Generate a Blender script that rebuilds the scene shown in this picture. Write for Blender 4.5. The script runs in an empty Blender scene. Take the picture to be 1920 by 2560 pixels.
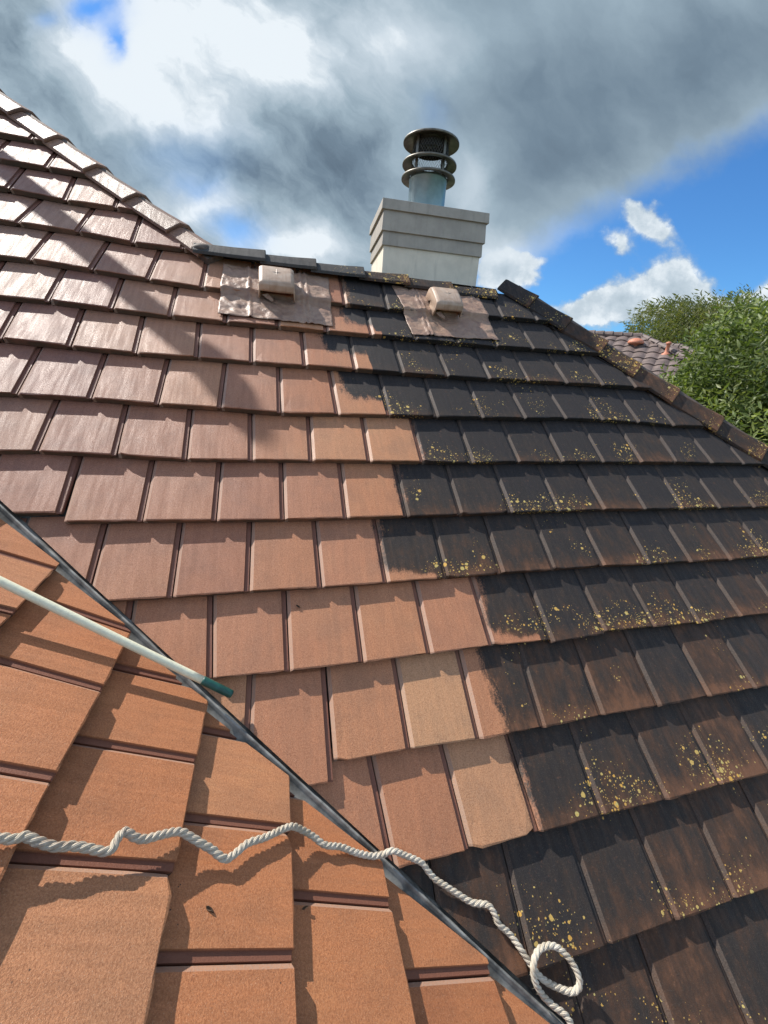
import bpy, bmesh, math, random
import numpy as np
from mathutils import Vector, Matrix, noise
random.seed(7)
S = bpy.context.scene
COL = S.collection
# ------------------------------------------------------------------ camera, world, sun, exposure
FPX, PW, PH = 1015.52, 1920.0, 2560.0
CAM = Vector((-0.48279, -3.33614, -0.65846))
C2W = Matrix(((0.9669, -0.02053, 0.25433), (-0.24582, -0.3422, 0.9069), (0.06841, -0.9394, -0.33592)))
cd = bpy.data.cameras.new('camera'); cam = bpy.data.objects.new('camera', cd); COL.objects.link(cam)
cd.sensor_fit = 'VERTICAL'; cd.sensor_height = 24.0; cd.lens = FPX / PH * 24.0
cd.clip_start = 0.05; cd.clip_end = 3000
rx, ry, rz = (Vector([C2W[i][j] for i in range(3)]) for j in range(3))
mw = Matrix.Identity(4)
for i in range(3):
    mw[i][0] = rx[i]; mw[i][1] = -ry[i]; mw[i][2] = -rz[i]; mw[i][3] = CAM[i]
cam.matrix_world = mw
S.camera = cam
SUN = Vector((-0.492, 0.464, 0.736)).normalized()
ld = bpy.data.lights.new('sun', 'SUN'); ld.energy = 4.8; ld.angle = math.radians(0.55); ld.color = (1.0, 0.94, 0.86)
lo = bpy.data.objects.new('sun', ld); COL.objects.link(lo)
lo.rotation_euler = SUN.to_track_quat('Z', 'Y').to_euler()
S.view_settings.view_transform = 'Standard'; S.view_settings.look = 'None'
S.view_settings.exposure = 0.46; S.view_settings.gamma = 1.0
S.view_settings.use_curve_mapping = False

class NT:
    """small helper for node trees"""
    def __init__(s, tree): s.t = tree; s.n = tree.nodes; s.l = tree.links
    def new(s, kind, **kw):
        n = s.n.new(kind)
        for k, v in kw.items(): setattr(n, k, v)
        return n
    def put(s, sock, v):
        if v is None: return
        if hasattr(v, 'is_linked') or hasattr(v, 'node'): s.l.new(v, sock)
        else: sock.default_value = v
    def m(s, op, a, b=None, c=None, clamp=False):
        n = s.new('ShaderNodeMath', operation=op, use_clamp=clamp)
        for i, v in enumerate((a, b, c)): s.put(n.inputs[i], v)
        return n.outputs[0]
    def vm(s, op, a, b=None, c=None):
        n = s.new('ShaderNodeVectorMath', operation=op)
        s.put(n.inputs[0], a); s.put(n.inputs[1], b)
        if c is not None: s.put(n.inputs[2], c)
        return n.outputs['Value'] if op in ('DOT_PRODUCT', 'LENGTH') else n.outputs[0]
    def sstep(s, x, lo, hi, a=0.0, b=1.0):
        n = s.new('ShaderNodeMapRange', interpolation_type='SMOOTHSTEP')
        s.put(n.inputs[0], x)
        for i, v in enumerate((lo, hi, a, b)): s.put(n.inputs[1 + i], v)
        return n.outputs[0]
    def noise(s, vec, scale, detail=3, rough=0.5, dist=0.0, out=0):
        n = s.new('ShaderNodeTexNoise'); s.put(n.inputs['Vector'], vec)
        n.inputs['Scale'].default_value = scale; n.inputs['Detail'].default_value = detail
        n.inputs['Roughness'].default_value = rough; n.inputs['Distortion'].default_value = dist
        return n.outputs[out]
    def mix(s, f, a, b, mode='MIX'):
        n = s.new('ShaderNodeMix', data_type='RGBA', blend_type=mode)
        s.put(n.inputs[0], f); s.put(n.inputs[6], a); s.put(n.inputs[7], b)
        return n.outputs[2]
    def ramp(s, f, stops):
        n = s.new('ShaderNodeValToRGB'); cr = n.color_ramp
        while len(cr.elements) < len(stops): cr.elements.new(0.5)
        for e, (p, c) in zip(cr.elements, stops): e.position = p; e.color = (*c, 1)
        s.put(n.inputs[0], f); return n.outputs[0]
    def comb(s, x, y, z=0.0):
        n = s.new('ShaderNodeCombineXYZ'); s.put(n.inputs[0], x); s.put(n.inputs[1], y); s.put(n.inputs[2], z)
        return n.outputs[0]

def rgb(*c): return (c[0], c[1], c[2], 1.0)

W = bpy.data.worlds.new('World'); S.world = W; W.use_nodes = True
T = NT(W.node_tree); T.n.clear()
sky = T.new('ShaderNodeTexSky', sky_type='NISHITA', sun_disc=False)
sky.sun_elevation = math.asin(SUN.z); sky.sun_rotation = math.atan2(SUN.x, SUN.y) % (2 * math.pi)
sky.altitude = 50; sky.air_density = 1.0; sky.dust_density = 0.3; sky.ozone_density = 2.5
SKY_K = 0.082
skyc = T.vm('MULTIPLY', sky.outputs[0], (SKY_K * 0.52, SKY_K * 0.98, SKY_K * 1.42))
# clouds live on the sky itself, laid out on a fixed tangent sheet of directions round the view to the north
dirn = T.vm('NORMALIZE', T.new('ShaderNodeTexCoord').outputs['Generated'])
dx = T.vm('DOT_PRODUCT', dirn, tuple(rx)); dy = T.vm('DOT_PRODUCT', dirn, tuple(-ry)); dz = T.vm('DOT_PRODUCT', dirn, tuple(rz))
zz = T.m('MAXIMUM', dz, 0.12)
uu = T.m('DIVIDE', dx, zz); vv = T.m('DIVIDE', dy, zz)
UV = T.comb(uu, vv)
n_w = T.noise(UV, 2.2, 5, 0.55, out=1)
n_w2 = T.noise(UV, 9.0, 6, 0.6, out=1)
warp = T.vm('MULTIPLY_ADD', T.vm('SUBTRACT', n_w, (0.5, 0.5, 0.5)), (0.17, 0.17, 0), UV)
warp = T.vm('MULTIPLY_ADD', T.vm('SUBTRACT', n_w2, (0.5, 0.5, 0.5)), (0.09, 0.09, 0), warp)
KX = 1.1573
def blob(x, y, ax, ay, rot=0.0, vec=None, amp=1.0):
    """soft ellipse on the sheet; size in the same units"""
    cx = (x * KX - 960) / FPX; cy = (1280 - y * KX) / FPX
    d = T.vm('SUBTRACT', vec if vec is not None else warp, (cx, cy, 0))
    a = math.radians(rot); sx = FPX / (ax * KX); sy = FPX / (ay * KX)
    px = T.vm('DOT_PRODUCT', d, (math.cos(a) * sx, -math.sin(a) * sx * 1.0, 0))
    py = T.vm('DOT_PRODUCT', d, (math.sin(a) * sy, math.cos(a) * sy, 0))
    r2 = T.m('ADD', T.m('MULTIPLY', px, px), T.m('MULTIPLY', py, py))
    return T.m('MULTIPLY', T.m('EXPONENT', T.m('MULTIPLY', r2, -1.0)), amp)
def total(lst):
    o = lst[0]
    for b in lst[1:]: o = T.m('ADD', o, b)
    return o
# coverage: a bank above a slanting lower edge, blue below it to the right
def uvp(x, y): return ((x * KX - 960) / FPX, (1280 - y * KX) / FPX)
(p0, q0), (p1, q1) = uvp(1680, 232), uvp(1120, 545)
nx_, ny_ = -(q1 - q0), (p1 - p0); nl = math.hypot(nx_, ny_); nx_, ny_ = -nx_ / nl, -ny_ / nl
if ny_ < 0: nx_, ny_ = -nx_, -ny_
side = T.m('SUBTRACT', T.vm('DOT_PRODUCT', warp, (nx_, ny_, 0)), nx_ * p0 + ny_ * q0)
bank = T.sstep(side, -0.06, 0.06)
left = T.sstep(T.vm('DOT_PRODUCT', warp, (1, 0, 0)), 0.10, 0.26, 1.0, 0.0)
cov = T.m('MAXIMUM', bank, T.m('MULTIPLY', left, 1.0))
hi = T.noise(UV, 14.0, 8, 0.62)
gaps = total([blob(215, 15, 60, 42), blob(262, 78, 22, 34, 20, amp=.9), blob(90, 30, 26, 26, amp=.35), blob(505, 505, 60, 40, 20, amp=.62),
              blob(400, 330, 110, 60, amp=.18), blob(420, 400, 70, 30, amp=.3), blob(930, 240, 40, 50, amp=.2)])
cov = T.m('SUBTRACT', cov, gaps, clamp=True)
cum = total([blob(1395, 645, 110, 40, -10), blob(1455, 605, 52, 48), blob(1300, 690, 100, 30), blob(1480, 660, 60, 50, amp=.7), blob(1600, 660, 75, 34, -12, amp=1.1),
             blob(1650, 635, 50, 40, amp=.7), blob(1390, 478, 74, 36, 30, amp=1.0), blob(1325, 535, 44, 26, 40, amp=.7), blob(1080, 565, 46, 52, amp=1.0), blob(1105, 600, 50, 30, amp=.7),
             blob(1240, 665, 60, 12, amp=.42), blob(1150, 550, 50, 14, amp=.4)])
cumd = T.m('ADD', cum, T.m('MULTIPLY', T.m('SUBTRACT', hi, 0.5), 0.9))
cuma = T.sstep(cumd, 0.18, 0.62)
alpha = T.m('MAXIMUM', cov, cuma)
# brightness
br = total([blob(300, 120, 140, 150, amp=.46), blob(460, 40, 200, 90, amp=.5), blob(130, 130, 120, 60, 35, amp=.25), blob(560, 150, 110, 90, amp=.42), blob(400, 235, 190, 40, 25, amp=.32),
            blob(440, 445, 120, 45, -20, amp=.42), blob(600, 540, 140, 36, amp=.55), blob(700, 510, 90, 40, amp=.25), blob(930, 95, 260, 75, -10, amp=.22),
            blob(1010, 400, 50, 80, amp=.3), blob(1070, 545, 70, 60, amp=.4), blob(1240, 520, 110, 28, -8, amp=.36), blob(1300, 455, 110, 40, 30, amp=.14),
            blob(720, 160, 140, 130, amp=.22), blob(1560, 280, 160, 24, -28, amp=.08)])
dk = total([blob(340, 320, 150, 45, 12, amp=.26), blob(650, 330, 200, 90, amp=.33), blob(790, 410, 90, 80, amp=.18), blob(10, 80, 90, 70, amp=.25), blob(80, 210, 80, 50, amp=.10),
            blob(1330, 110, 430, 150, -6, amp=.27), blob(1230, 340, 210, 110, -25, amp=.30), blob(1600, 130, 170, 120, amp=.14), blob(1060, 210, 150, 70, amp=.12)])
streak = T.noise(T.vm('ADD', T.vm('MULTIPLY', warp, (1.15, 0.8, 1.0)), T.comb(T.m('MULTIPLY', vv, 0.3), 0.0)), 3.4, 8, 0.55)
bb = T.m('ADD', T.m('SUBTRACT', br, dk), 0.53)
bb = T.m('ADD', bb, T.m('MULTIPLY', T.m('SUBTRACT', streak, 0.5), T.sstep(uu, -0.25, 0.35, 1.5, 0.6)))
cumb = T.m('MULTIPLY_ADD', T.m('SUBTRACT', hi, 0.5), 1.0, T.m('ADD', 0.88, T.m('MULTIPLY', T.m('SUBTRACT', cum, 0.8), -0.12)))
isc = T.m('MULTIPLY', cuma, T.m('SUBTRACT', 1.0, cov, clamp=True))
bb = T.m('ADD', T.m('MULTIPLY', bb, T.m('SUBTRACT', 1.0, isc)), T.m('MULTIPLY', cumb, isc))
# fine wisps on the bright side
wisp = T.noise(T.vm('MULTIPLY', T.vm('ADD', warp, T.comb(T.m('MULTIPLY', vv, 0.8), 0.0)), (1.0, 0.45, 1.0)), 13.0, 6, 0.65)
bb = T.m('ADD', bb, T.m('MULTIPLY', T.m('MULTIPLY', T.m('SUBTRACT', wisp, 0.5), 0.55), T.sstep(uu, -0.1, 0.15, 1.0, 0.12)))
cloudc = T.ramp(bb, [(0.0, (0.085, 0.122, 0.165)), (0.2, (0.13, 0.182, 0.235)), (0.5, (0.25, 0.325, 0.385)), (0.82, (0.42, 0.49, 0.55)), (1.0, (0.61, 0.66, 0.70))])
# behind the viewer: broken cloud shaped by noise, its brightness raised to add fill light
bk = T.noise(dirn, 2.4, 6, 0.55)
bka = T.sstep(bk, 0.45, 0.60)
front = T.sstep(dz, 0.14, 0.32)
alpha = T.m('ADD', T.m('MULTIPLY', alpha, front), T.m('MULTIPLY', bka, T.m('SUBTRACT', 1.0, front)))
cloudc = T.mix(front, (0.72, 0.80, 0.86, 1), cloudc)
final = T.mix(alpha, skyc, cloudc)
bgn = T.new('ShaderNodeBackground'); T.l.new(final, bgn.inputs[0]); bgn.inputs[1].default_value = 1.0
T.l.new(bgn.outputs[0], T.new('ShaderNodeOutputWorld').inputs[0])
W.cycles.sampling_method = 'MANUAL'; W.cycles.sample_map_resolution = 1024

# ------------------------------------------------------------------ frames and pixel rays
P42 = math.radians(42)
B1 = Matrix(((1, 0, 0), (0, math.cos(P42), -math.sin(P42)), (0, math.sin(P42), math.cos(P42)))); O1 = Vector((0, 0, 0))
B2 = Matrix(((0.00364, -0.83470, 0.55069), (0.99999, 0.00102, -0.00507), (0.00368, 0.55071, 0.83469))); O2 = Vector((-1.02047, -1.85832, -1.66141))
def frame(Bm, O):
    m = Bm.to_4x4(); m.translation = O; return m
F1, F2 = frame(B1, O1), frame(B2, O2)
def ray(x, y): return C2W @ Vector(((x - 960) / FPX, (y - 1280) / FPX, 1))
def on(Bm, O, x, y, z=0.0):
    """where the line of sight through a photo point meets a roof slope, z above it (slope coordinates)"""
    n = Bm.col[2]; d = ray(x, y); o = O + n * z
    p = CAM + d * (n.dot(o - CAM) / n.dot(d))
    return Bm.transposed() @ (p - O)
def w_on(Bm, O, x, y, z=0.0): return O + Bm @ on(Bm, O, x, y, z)

# ------------------------------------------------------------------ object helpers
def tag(o, label=None, cat=None, group=None, kind=None):
    if label: o['label'] = label
    if cat: o['category'] = cat
    if group: o['group'] = group
    if kind: o['kind'] = kind
    return o
def thing(name, loc, label, cat, group=None):
    o = bpy.data.objects.new(name, None); COL.objects.link(o); o.location = loc; o.empty_display_size = 0.1
    return tag(o, label, cat, group)
def link(name, me, mat=None, parent=None, mw=None, smooth=False):
    o = bpy.data.objects.new(name, me); COL.objects.link(o)
    if mat: me.materials.append(mat)
    if smooth:
        for p in me.polygons: p.use_smooth = True
    if parent:
        o.parent = parent
        pm = PM.get(parent.name, Matrix.Translation(parent.location))
        o.matrix_parent_inverse = pm.inverted()
    if mw is not None: o.matrix_basis = mw
    PM[o.name] = (mw if mw is not None else Matrix.Identity(4))
    return o
PM = {}
def mesh(name, V, Fc, attrs=None):
    me = bpy.data.meshes.new(name); me.from_pydata([tuple(v) for v in V], [], Fc)
    if attrs:
        for k, vals in attrs.items():
            a = me.attributes.new(k, 'FLOAT', 'POINT'); a.data.foreach_set('value', list(vals))
    me.update(); return me
def bm_mesh(name, bm):
    bmesh.ops.recalc_face_normals(bm, faces=bm.faces)
    me = bpy.data.meshes.new(name); bm.to_mesh(me); bm.free(); return me
def add_box(bm, c, s, rot=None):
    m = Matrix.Translation(c) @ (rot.to_4x4() if rot else Matrix.Identity(4)) @ Matrix.Diagonal((*s, 1))
    return bmesh.ops.create_cube(bm, size=1, matrix=m)['verts']
def bevel(o, w=0.003, seg=2):
    m = o.modifiers.new('bevel', 'BEVEL'); m.width = w; m.segments = seg; m.limit_method = 'ANGLE'; return o
def lathe(bm, prof, n=40, c=(0, 0, 0), close=False):
    rings = []
    for r, z in prof:
        rings.append([bm.verts.new((c[0] + r * math.cos(2 * math.pi * k / n), c[1] + r * math.sin(2 * math.pi * k / n), c[2] + z)) for k in range(n)])
    for a, b in zip(rings, rings[1:]):
        for k in range(n): bm.faces.new((a[k], a[(k + 1) % n], b[(k + 1) % n], b[k]))
    if close:
        bm.faces.new(rings[0]); bm.faces.new(rings[-1])
    return rings

# ------------------------------------------------------------------ materials
def newmat(name):
    m = bpy.data.materials.new(name); m.use_nodes = True; t = NT(m.node_tree)
    b = m.node_tree.nodes['Principled BSDF']; return m, t, b
def simple(name, col, rough=0.6, metal=0.0, nscale=30, namt=0.15, bump=0.0, bscale=200, spec=0.5, stain=0.0):
    m, t, b = newmat(name)
    tc = t.new('ShaderNodeTexCoord').outputs['Object']
    n = t.noise(tc, nscale, 5, 0.6)
    c = t.mix(t.sstep(n, 0.3, 0.7), rgb(*[v * (1 - namt) for v in col]), rgb(*[min(1, v * (1 + namt)) for v in col]))
    if stain: c = t.mix(t.sstep(t.noise(t.vm('MULTIPLY', tc, (22, 22, 2.2)), 1.0, 5, 0.7), 0.50, 0.78, 0, stain), c, rgb(*[v * .42 for v in col]))
    t.l.new(c, b.inputs['Base Color']); b.inputs['Roughness'].default_value = rough; b.inputs['Metallic'].default_value = metal
    b.inputs['Specular IOR Level'].default_value = spec
    if bump:
        bn = t.new('ShaderNodeBump'); bn.inputs['Strength'].default_value = bump; bn.inputs['Distance'].default_value = 0.002
        t.l.new(t.noise(tc, bscale, 4, 0.6), bn.inputs['Height']); t.l.new(bn.outputs[0], b.inputs['Normal'])
    return m
def attr(t, name):
    n = t.new('ShaderNodeAttribute'); n.attribute_name = name; return n.outputs['Fac']

def tile_material(name, ramp, grey=0.0, gloss=0.42, fixed_dirt=None, rustiness=0.0, lich=0.0):
    m, t, b = newmat(name)
    tc = t.new('ShaderNodeTexCoord').outputs['Object']
    tu, tv, tr = attr(t, 'tu'), attr(t, 'tv'), attr(t, 'tr')
    off = t.vm('MULTIPLY_ADD', t.comb(tr, tr, tr), (37.0, 11.0, 5.0), tc)
    streak = t.noise(t.vm('MULTIPLY', off, (46, 4.5, 8)), 1.0, 3, 0.5, 0.4)
    blotch = t.noise(off, 7.0, 4, 0.6)
    grain = t.noise(tc, 240.0, 4, 0.75)
    grain2 = t.noise(tc, 520.0, 2, 0.7)
    base = t.ramp(tr, ramp)
    base = t.mix(t.sstep(streak, 0.32, 0.70), base, t.mix(1.0, base, (1.13, 1.11, 1.08, 1), 'MULTIPLY'))
    base = t.mix(t.sstep(blotch, 0.42, 0.72, 0.0, 0.8), base, t.mix(1.0, base, (0.82, 0.86, 0.92, 1), 'MULTIPLY'))
    base = t.mix(t.sstep(t.noise(off, 3.0, 3, 0.6), 0.52, 0.7, 0.0, 0.5), base, t.mix(1.0, base, (1.08, 1.16, 1.15, 1), 'MULTIPLY'))
    base = t.mix(t.sstep(grain, 0.38, 0.66, 0.0, 0.75), base, t.mix(1.0, base, (0.60, 0.52, 0.48, 1), 'MULTIPLY'))
    base = t.mix(t.sstep(t.noise(tc, 140.0, 4, 0.8), 0.46, 0.66, 0.0, 0.5), base, t.mix(1.0, base, (0.70, 0.63, 0.58, 1), 'MULTIPLY'))
    base = t.mix(t.sstep(grain2, 0.60, 0.70, 0.0, 0.6), base, (0.62, 0.42, 0.28, 1))
    # stray dark specks and pin holes
    vs = t.new('ShaderNodeTexVoronoi'); t.put(vs.inputs['Vector'], tc); vs.inputs['Scale'].default_value = 42
    speck = t.m('MULTIPLY', t.sstep(vs.outputs['Distance'], 0.05, 0.10, 1.0, 0.0), t.sstep(t.new('ShaderNodeSeparateColor').outputs[0] if False else t.noise(tc, 9, 2), 0.60, 0.66))
    base = t.mix(speck, base, (0.06, 0.035, 0.025, 1))
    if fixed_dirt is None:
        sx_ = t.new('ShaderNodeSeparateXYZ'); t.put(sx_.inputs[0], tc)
        sky_sheen = t.m('MULTIPLY', t.sstep(t.m('ADD', sx_.outputs[0], t.m('MULTIPLY', tr, 0.5)), 0.4, -1.7), t.sstep(t.m('ADD', sx_.outputs[1], t.m('MULTIPLY', tr, 0.3)), -2.9, -1.2))
        base = t.mix(t.m('MULTIPLY', sky_sheen, 0.72), base, t.mix(1.0, base, (0.50, 0.60, 0.98, 1), 'MULTIPLY'))  # mauve sky sheen of the upper left tiles, put into the colour
    # interlocking lip: bare, redder and darker body
    lip = t.sstep(tu, 0.925, 0.93)
    base = t.mix(t.m('MULTIPLY', lip, 0.85), base, (0.155, 0.062, 0.042, 1))
    dirty_e = t.sstep(attr(t, 'dirt') if fixed_dirt is None else fixed_dirt, -0.02, 0.02)
    edge = t.m('MULTIPLY', t.sstep(tu, 0.058, 0.050), t.m('SUBTRACT', 0.60, t.m('MULTIPLY', dirty_e, 0.46)))
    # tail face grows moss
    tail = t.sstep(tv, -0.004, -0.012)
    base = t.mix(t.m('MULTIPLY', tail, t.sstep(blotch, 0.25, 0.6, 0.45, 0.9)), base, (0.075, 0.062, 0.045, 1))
    # black algae that has not been washed off yet
    if fixed_dirt is None:
        dist = attr(t, 'dirt')
    else: dist = fixed_dirt
    n1 = t.noise(t.vm('MULTIPLY', tc, (1, 0.28, 1)), 21.0, 7, 0.75); n2 = t.noise(tc, 130.0, 4, 0.75)
    dd = t.m('ADD', dist, t.m('ADD', t.m('MULTIPLY', t.m('SUBTRACT', n1, 0.5), 0.22), t.m('MULTIPLY', t.m('SUBTRACT', n2, 0.5), 0.10)))
    dirty = t.sstep(dd, -0.022, 0.030)
    sepc = t.new('ShaderNodeSeparateXYZ'); t.put(sepc.inputs[0], tc)
    brn = t.m('ADD', t.m('ADD', t.sstep(sepc.outputs[1], -0.9, -3.0, -0.10, 0.44), t.m('ADD', t.m('MULTIPLY', t.m('SUBTRACT', streak, 0.5), 0.35), t.m('MULTIPLY', t.m('SUBTRACT', t.noise(t.vm('MULTIPLY', off, (1.0, 0.55, 1.0)), 15.0, 7, 0.72), 0.5), 1.9))), t.m('MULTIPLY', t.m('SUBTRACT', tr, 0.5), 0.45))
    brn = t.m('ADD', brn, t.sstep(sepc.outputs[0], 1.2, 2.6, 0.0, 0.12))
    brn = t.m('ADD', brn, t.sstep(tv, 0.30, 0.02, 0.0, 0.38))
    brn = t.m('ADD', brn, -0.07)
    brn = t.m('ADD', brn, rustiness)
    dcol = t.ramp(brn, [(0.0, (0.016, 0.016, 0.017)), (0.30, (0.027, 0.022, 0.019)), (0.60, (0.058, 0.031, 0.019)), (1.0, (0.145, 0.066, 0.034))])
    dcol = t.mix(t.sstep(grain, 0.52, 0.72, 0.0, 0.6), dcol, (0.10, 0.085, 0.07, 1))
    dmix = t.m('MULTIPLY', dirty, t.sstep(t.noise(tc, 60, 4, 0.7), 0.25, 0.42, 0.80, 0.985))
    base = t.mix(dmix, base, dcol)
    base = t.mix(t.m('MULTIPLY', edge, t.sstep(grain, 0.3, 0.6, 0.3, 1.0)), base, (0.42, 0.33, 0.27, 1))  # sun glare along the chamfers put into the colour as a paler tone
    # lichen rosettes, mostly toward the tails of the unwashed tiles
    zone = t.noise(tc, 3.2, 2, 0.5)
    for sc, thr, lo in ((38.0, 0.44, 0.50), (75.0, 0.42, 0.42), (140.0, 0.36, 0.38)):
        v = t.new('ShaderNodeTexVoronoi'); t.put(v.inputs['Vector'], t.vm('MULTIPLY_ADD', t.noise(tc, 110, 4, 0.7, out=1), (0.009, 0.009, 0.0), tc)); v.inputs['Scale'].default_value = sc
        sep = t.new('ShaderNodeSeparateColor'); t.l.new(v.outputs['Color'], sep.inputs[0])
        rad = t.m('MULTIPLY', sep.outputs[0], thr)
        dot = t.m('LESS_THAN', v.outputs['Distance'], rad)
        pres = t.m('ADD', t.m('ADD', t.sstep(tv, 0.70, 0.08, -0.32, 0.20), T0(t, zone)), sep.outputs[1])
        pres = t.m('MULTIPLY', t.m('GREATER_THAN', pres, lo + 0.67 - lich), dot)
        pres = t.m('MULTIPLY', pres, t.sstep(dd, 0.0, 0.12))
        base = t.mix(pres, base, t.mix(sep.outputs[2], (0.55, 0.30, 0.06, 1), (0.45, 0.37, 0.13, 1)))
    if grey: base = t.mix(grey, base, (0.10, 0.10, 0.095, 1))
    t.l.new(base, b.inputs['Base Color'])
    r = t.m('ADD', t.sstep(streak, 0.3, 0.7, gloss + 0.16, gloss - 0.04), t.m('MULTIPLY', dirty, 0.22))
    r = t.m('ADD', r, t.m('MULTIPLY', tail, 0.3))
    t.l.new(r, b.inputs['Roughness'])
    b.inputs['Specular IOR Level'].default_value = 0.34
    bn = t.new('ShaderNodeBump'); bn.inputs['Strength'].default_value = 0.8; bn.inputs['Distance'].default_value = 0.0022
    h = t.m('ADD', t.m('MULTIPLY', grain, 1.0), t.m('ADD', t.m('MULTIPLY', grain2, 0.35), t.m('MULTIPLY', streak, 0.5)))
    t.l.new(h, bn.inputs['Height']); t.l.new(bn.outputs[0], b.inputs['Normal'])
    return m
def T0(t, z): return t.sstep(z, 0.38, 0.66, -0.32, 0.48)

R_MAIN = [(0.0, (0.39, 0.170, 0.092)), (0.25, (0.44, 0.205, 0.112)), (0.5, (0.42, 0.185, 0.095)), (0.75, (0.48, 0.235, 0.122)), (0.95, (0.48, 0.24, 0.126)), (1.0, (0.50, 0.28, 0.150))]
R_NEAR = [(0.0, (0.37, 0.142, 0.060)), (0.35, (0.44, 0.178, 0.076)), (0.7, (0.43, 0.178, 0.078)), (1.0, (0.46, 0.215, 0.105))]
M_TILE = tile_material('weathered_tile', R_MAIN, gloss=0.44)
M_TILE2 = tile_material('washed_tile', R_NEAR, gloss=0.55, fixed_dirt=-1.0)
M_CAPC = tile_material('cap_tile_brown', [(0.0, (0.20, 0.115, 0.080)), (1.0, (0.27, 0.155, 0.105))], gloss=0.42, fixed_dirt=-1.0)
M_CAPD = tile_material('cap_tile_dark', R_MAIN, gloss=0.5, fixed_dirt=0.5, rustiness=0.42, lich=0.42)
M_CAPG = tile_material('cap_tile_grey', R_MAIN, gloss=0.45, fixed_dirt=0.5, grey=0.35)

# ------------------------------------------------------------------ tile slopes
TW, TG, TH = 0.300, 0.33762, 0.036
RES1 = {-1: [(-7, 21, 26), (-6, 37, -5)], 0: [(-6.5, -3, 21), (-5.5, 11, 9), (-4.5, 21, -29)],
 1: [(-6, -17, 19), (-5, -6, -8), (-4, -5, -35), (-3, -2, -58), (0, -7, -68), (1, -10, -69)],
 2: [(-5.5, -13, 19), (-4.5, -5, 3), (-3.5, -4, -11), (-2.5, -4, -18), (0.5, -8, -15), (1.5, -10, -16), (2.5, -4, -18)],
 3: [(-6, -1, 39), (-5, 0, 21), (-4, 5, 6), (-3, 9, 7), (-2, -1, -1), (-1, -2, -1), (0, -2, 0), (1, -2, -8), (2, 1, -6), (3, -1, -5), (4, -5, 5), (5, 10, 11), (6, 15, 14)],
 4: [(-5.5, -9, 18), (-4.5, -1, 11), (-3.5, -2, -6), (-2.5, -6, -14), (-1.5, -2, -33), (-0.5, 10, -24), (0.5, 10, -18), (1.5, 4, -13), (2.5, 6, -5), (3.5, 9, 3), (4.5, 18, 19), (5.5, 17, 19), (6.5, 15, 16), (7.5, 16, -2)],
 5: [(-5, -7, 28), (-4, 4, 13), (-3, 3, -6), (-2, 3, -4), (-1, -2, -4), (0, 3, -5), (1, 3, -7), (2, 2, -6), (3, 5, 2), (4, 9, 6), (5, 8, 10), (6, 10, 9), (7, 1, 13), (8, 10, 11)],
 6: [(-4.5, 5, 10), (-3.5, 2, 6), (-2.5, 1, 0), (-1.5, 0, -7), (-0.5, -5, -4), (0.5, 4, -4), (1.5, 1, -2), (2.5, 1, 3), (3.5, 1, 6), (4.5, 11, 9), (5.5, 4, 3), (6.5, -12, 4), (7.5, -2, 3), (8.5, 2, 2)],
 7: [(-3, 0, -5), (-2, -4, -5), (-1, 1, -7), (0, 0, -5), (1, -3, -2), (2, -6, 3), (3, -6, 4), (4, 5, 6), (5, 0, 1), (6, -4, -2), (7, -2, -5), (8, 0, 0)],
 8: [(-2.5, 18, 4), (-1.5, 2, 0), (-0.5, -1, -1), (0.5, -4, 3), (1.5, -5, 6), (2.5, -1, 0), (3.5, 5, 12), (4.5, 10, 7), (5.5, -4, 1), (6.5, -1, 7)],
 9: [(-1, -1, 0), (0, -3, 3), (1, -12, -4), (2, -18, -5), (3, -15, 0), (4, -3, -2), (5, -1, 1), (6, -2, 0)],
 10: [(-0.5, 30, 1), (0.5, 10, -2), (1.5, -2, -1), (2.5, -17, 4), (3.5, 0, 0), (4.5, 0, 4)], 11: [(2, 1, -7), (3, 4, -5), (4, -8, -7)]}
RES2 = {-1: [(-0.5, 15, 8), (0.5, 29, -2)], 0: [(0, -7, 2), (1, -4, -1), (2, -3, 4)], 1: [(1.5, -1, -1), (2.5, 0, -1)], 2: [(2, 2, -1), (3, 2, 3)], 3: [(2.5, -5, -20)], 4: [(3, 5, -53)], 5: [(2.5, 5, -60), (4.5, 5, -60)]}
BOUND = {1: (-0.023, 0.011), 2: (-0.048, 0.008), 3: (-0.202, -0.148), 4: (-0.128, -0.038), 5: (0.292, 0.297), 6: (0.141, 0.136), 7: (0.004, -0.011),
         8: (0.467, 0.427), 9: (0.38, 0.401), 10: (0.427, 0.43), 11: (-0.105, -0.189), 12: (-0.9, -0.9), 13: (-0.9, -0.9), 14: (-.9, -.9)}

class Grid:
    def __init__(s, res, sx):
        s.sx = sx; s.pts = [(u, c, a / 1000, b / 1000) for c, L in res.items() for u, a, b in L]; s.cache = {}
    def J(s, u, c):
        k = (round(u, 2), c)
        if k in s.cache: return s.cache[k]
        sw = 1e-9; a = b = 0
        for (pu, pc, pa, pb) in s.pts:
            d2 = (pu - u) ** 2 + ((pc - c) * 1.6) ** 2
            if d2 < 1e-6: a, b, sw = pa, pb, 1; break
            if pc == c or d2 > 9:
                w = 1 / d2 ** 1.6 * (1 if pc == c else 0.3)
            else: w = 0.3 / d2 ** 1.6
            w *= math.exp(-d2 / 18)
            sw += w; a += w * pa; b += w * pb
        else:
            w0 = 0.02; a /= (sw + w0); b /= (sw + w0); a *= 0.6
        r = Vector((s.sx * u * TW + a, -c * TG + b)); s.cache[k] = r; return r

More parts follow.
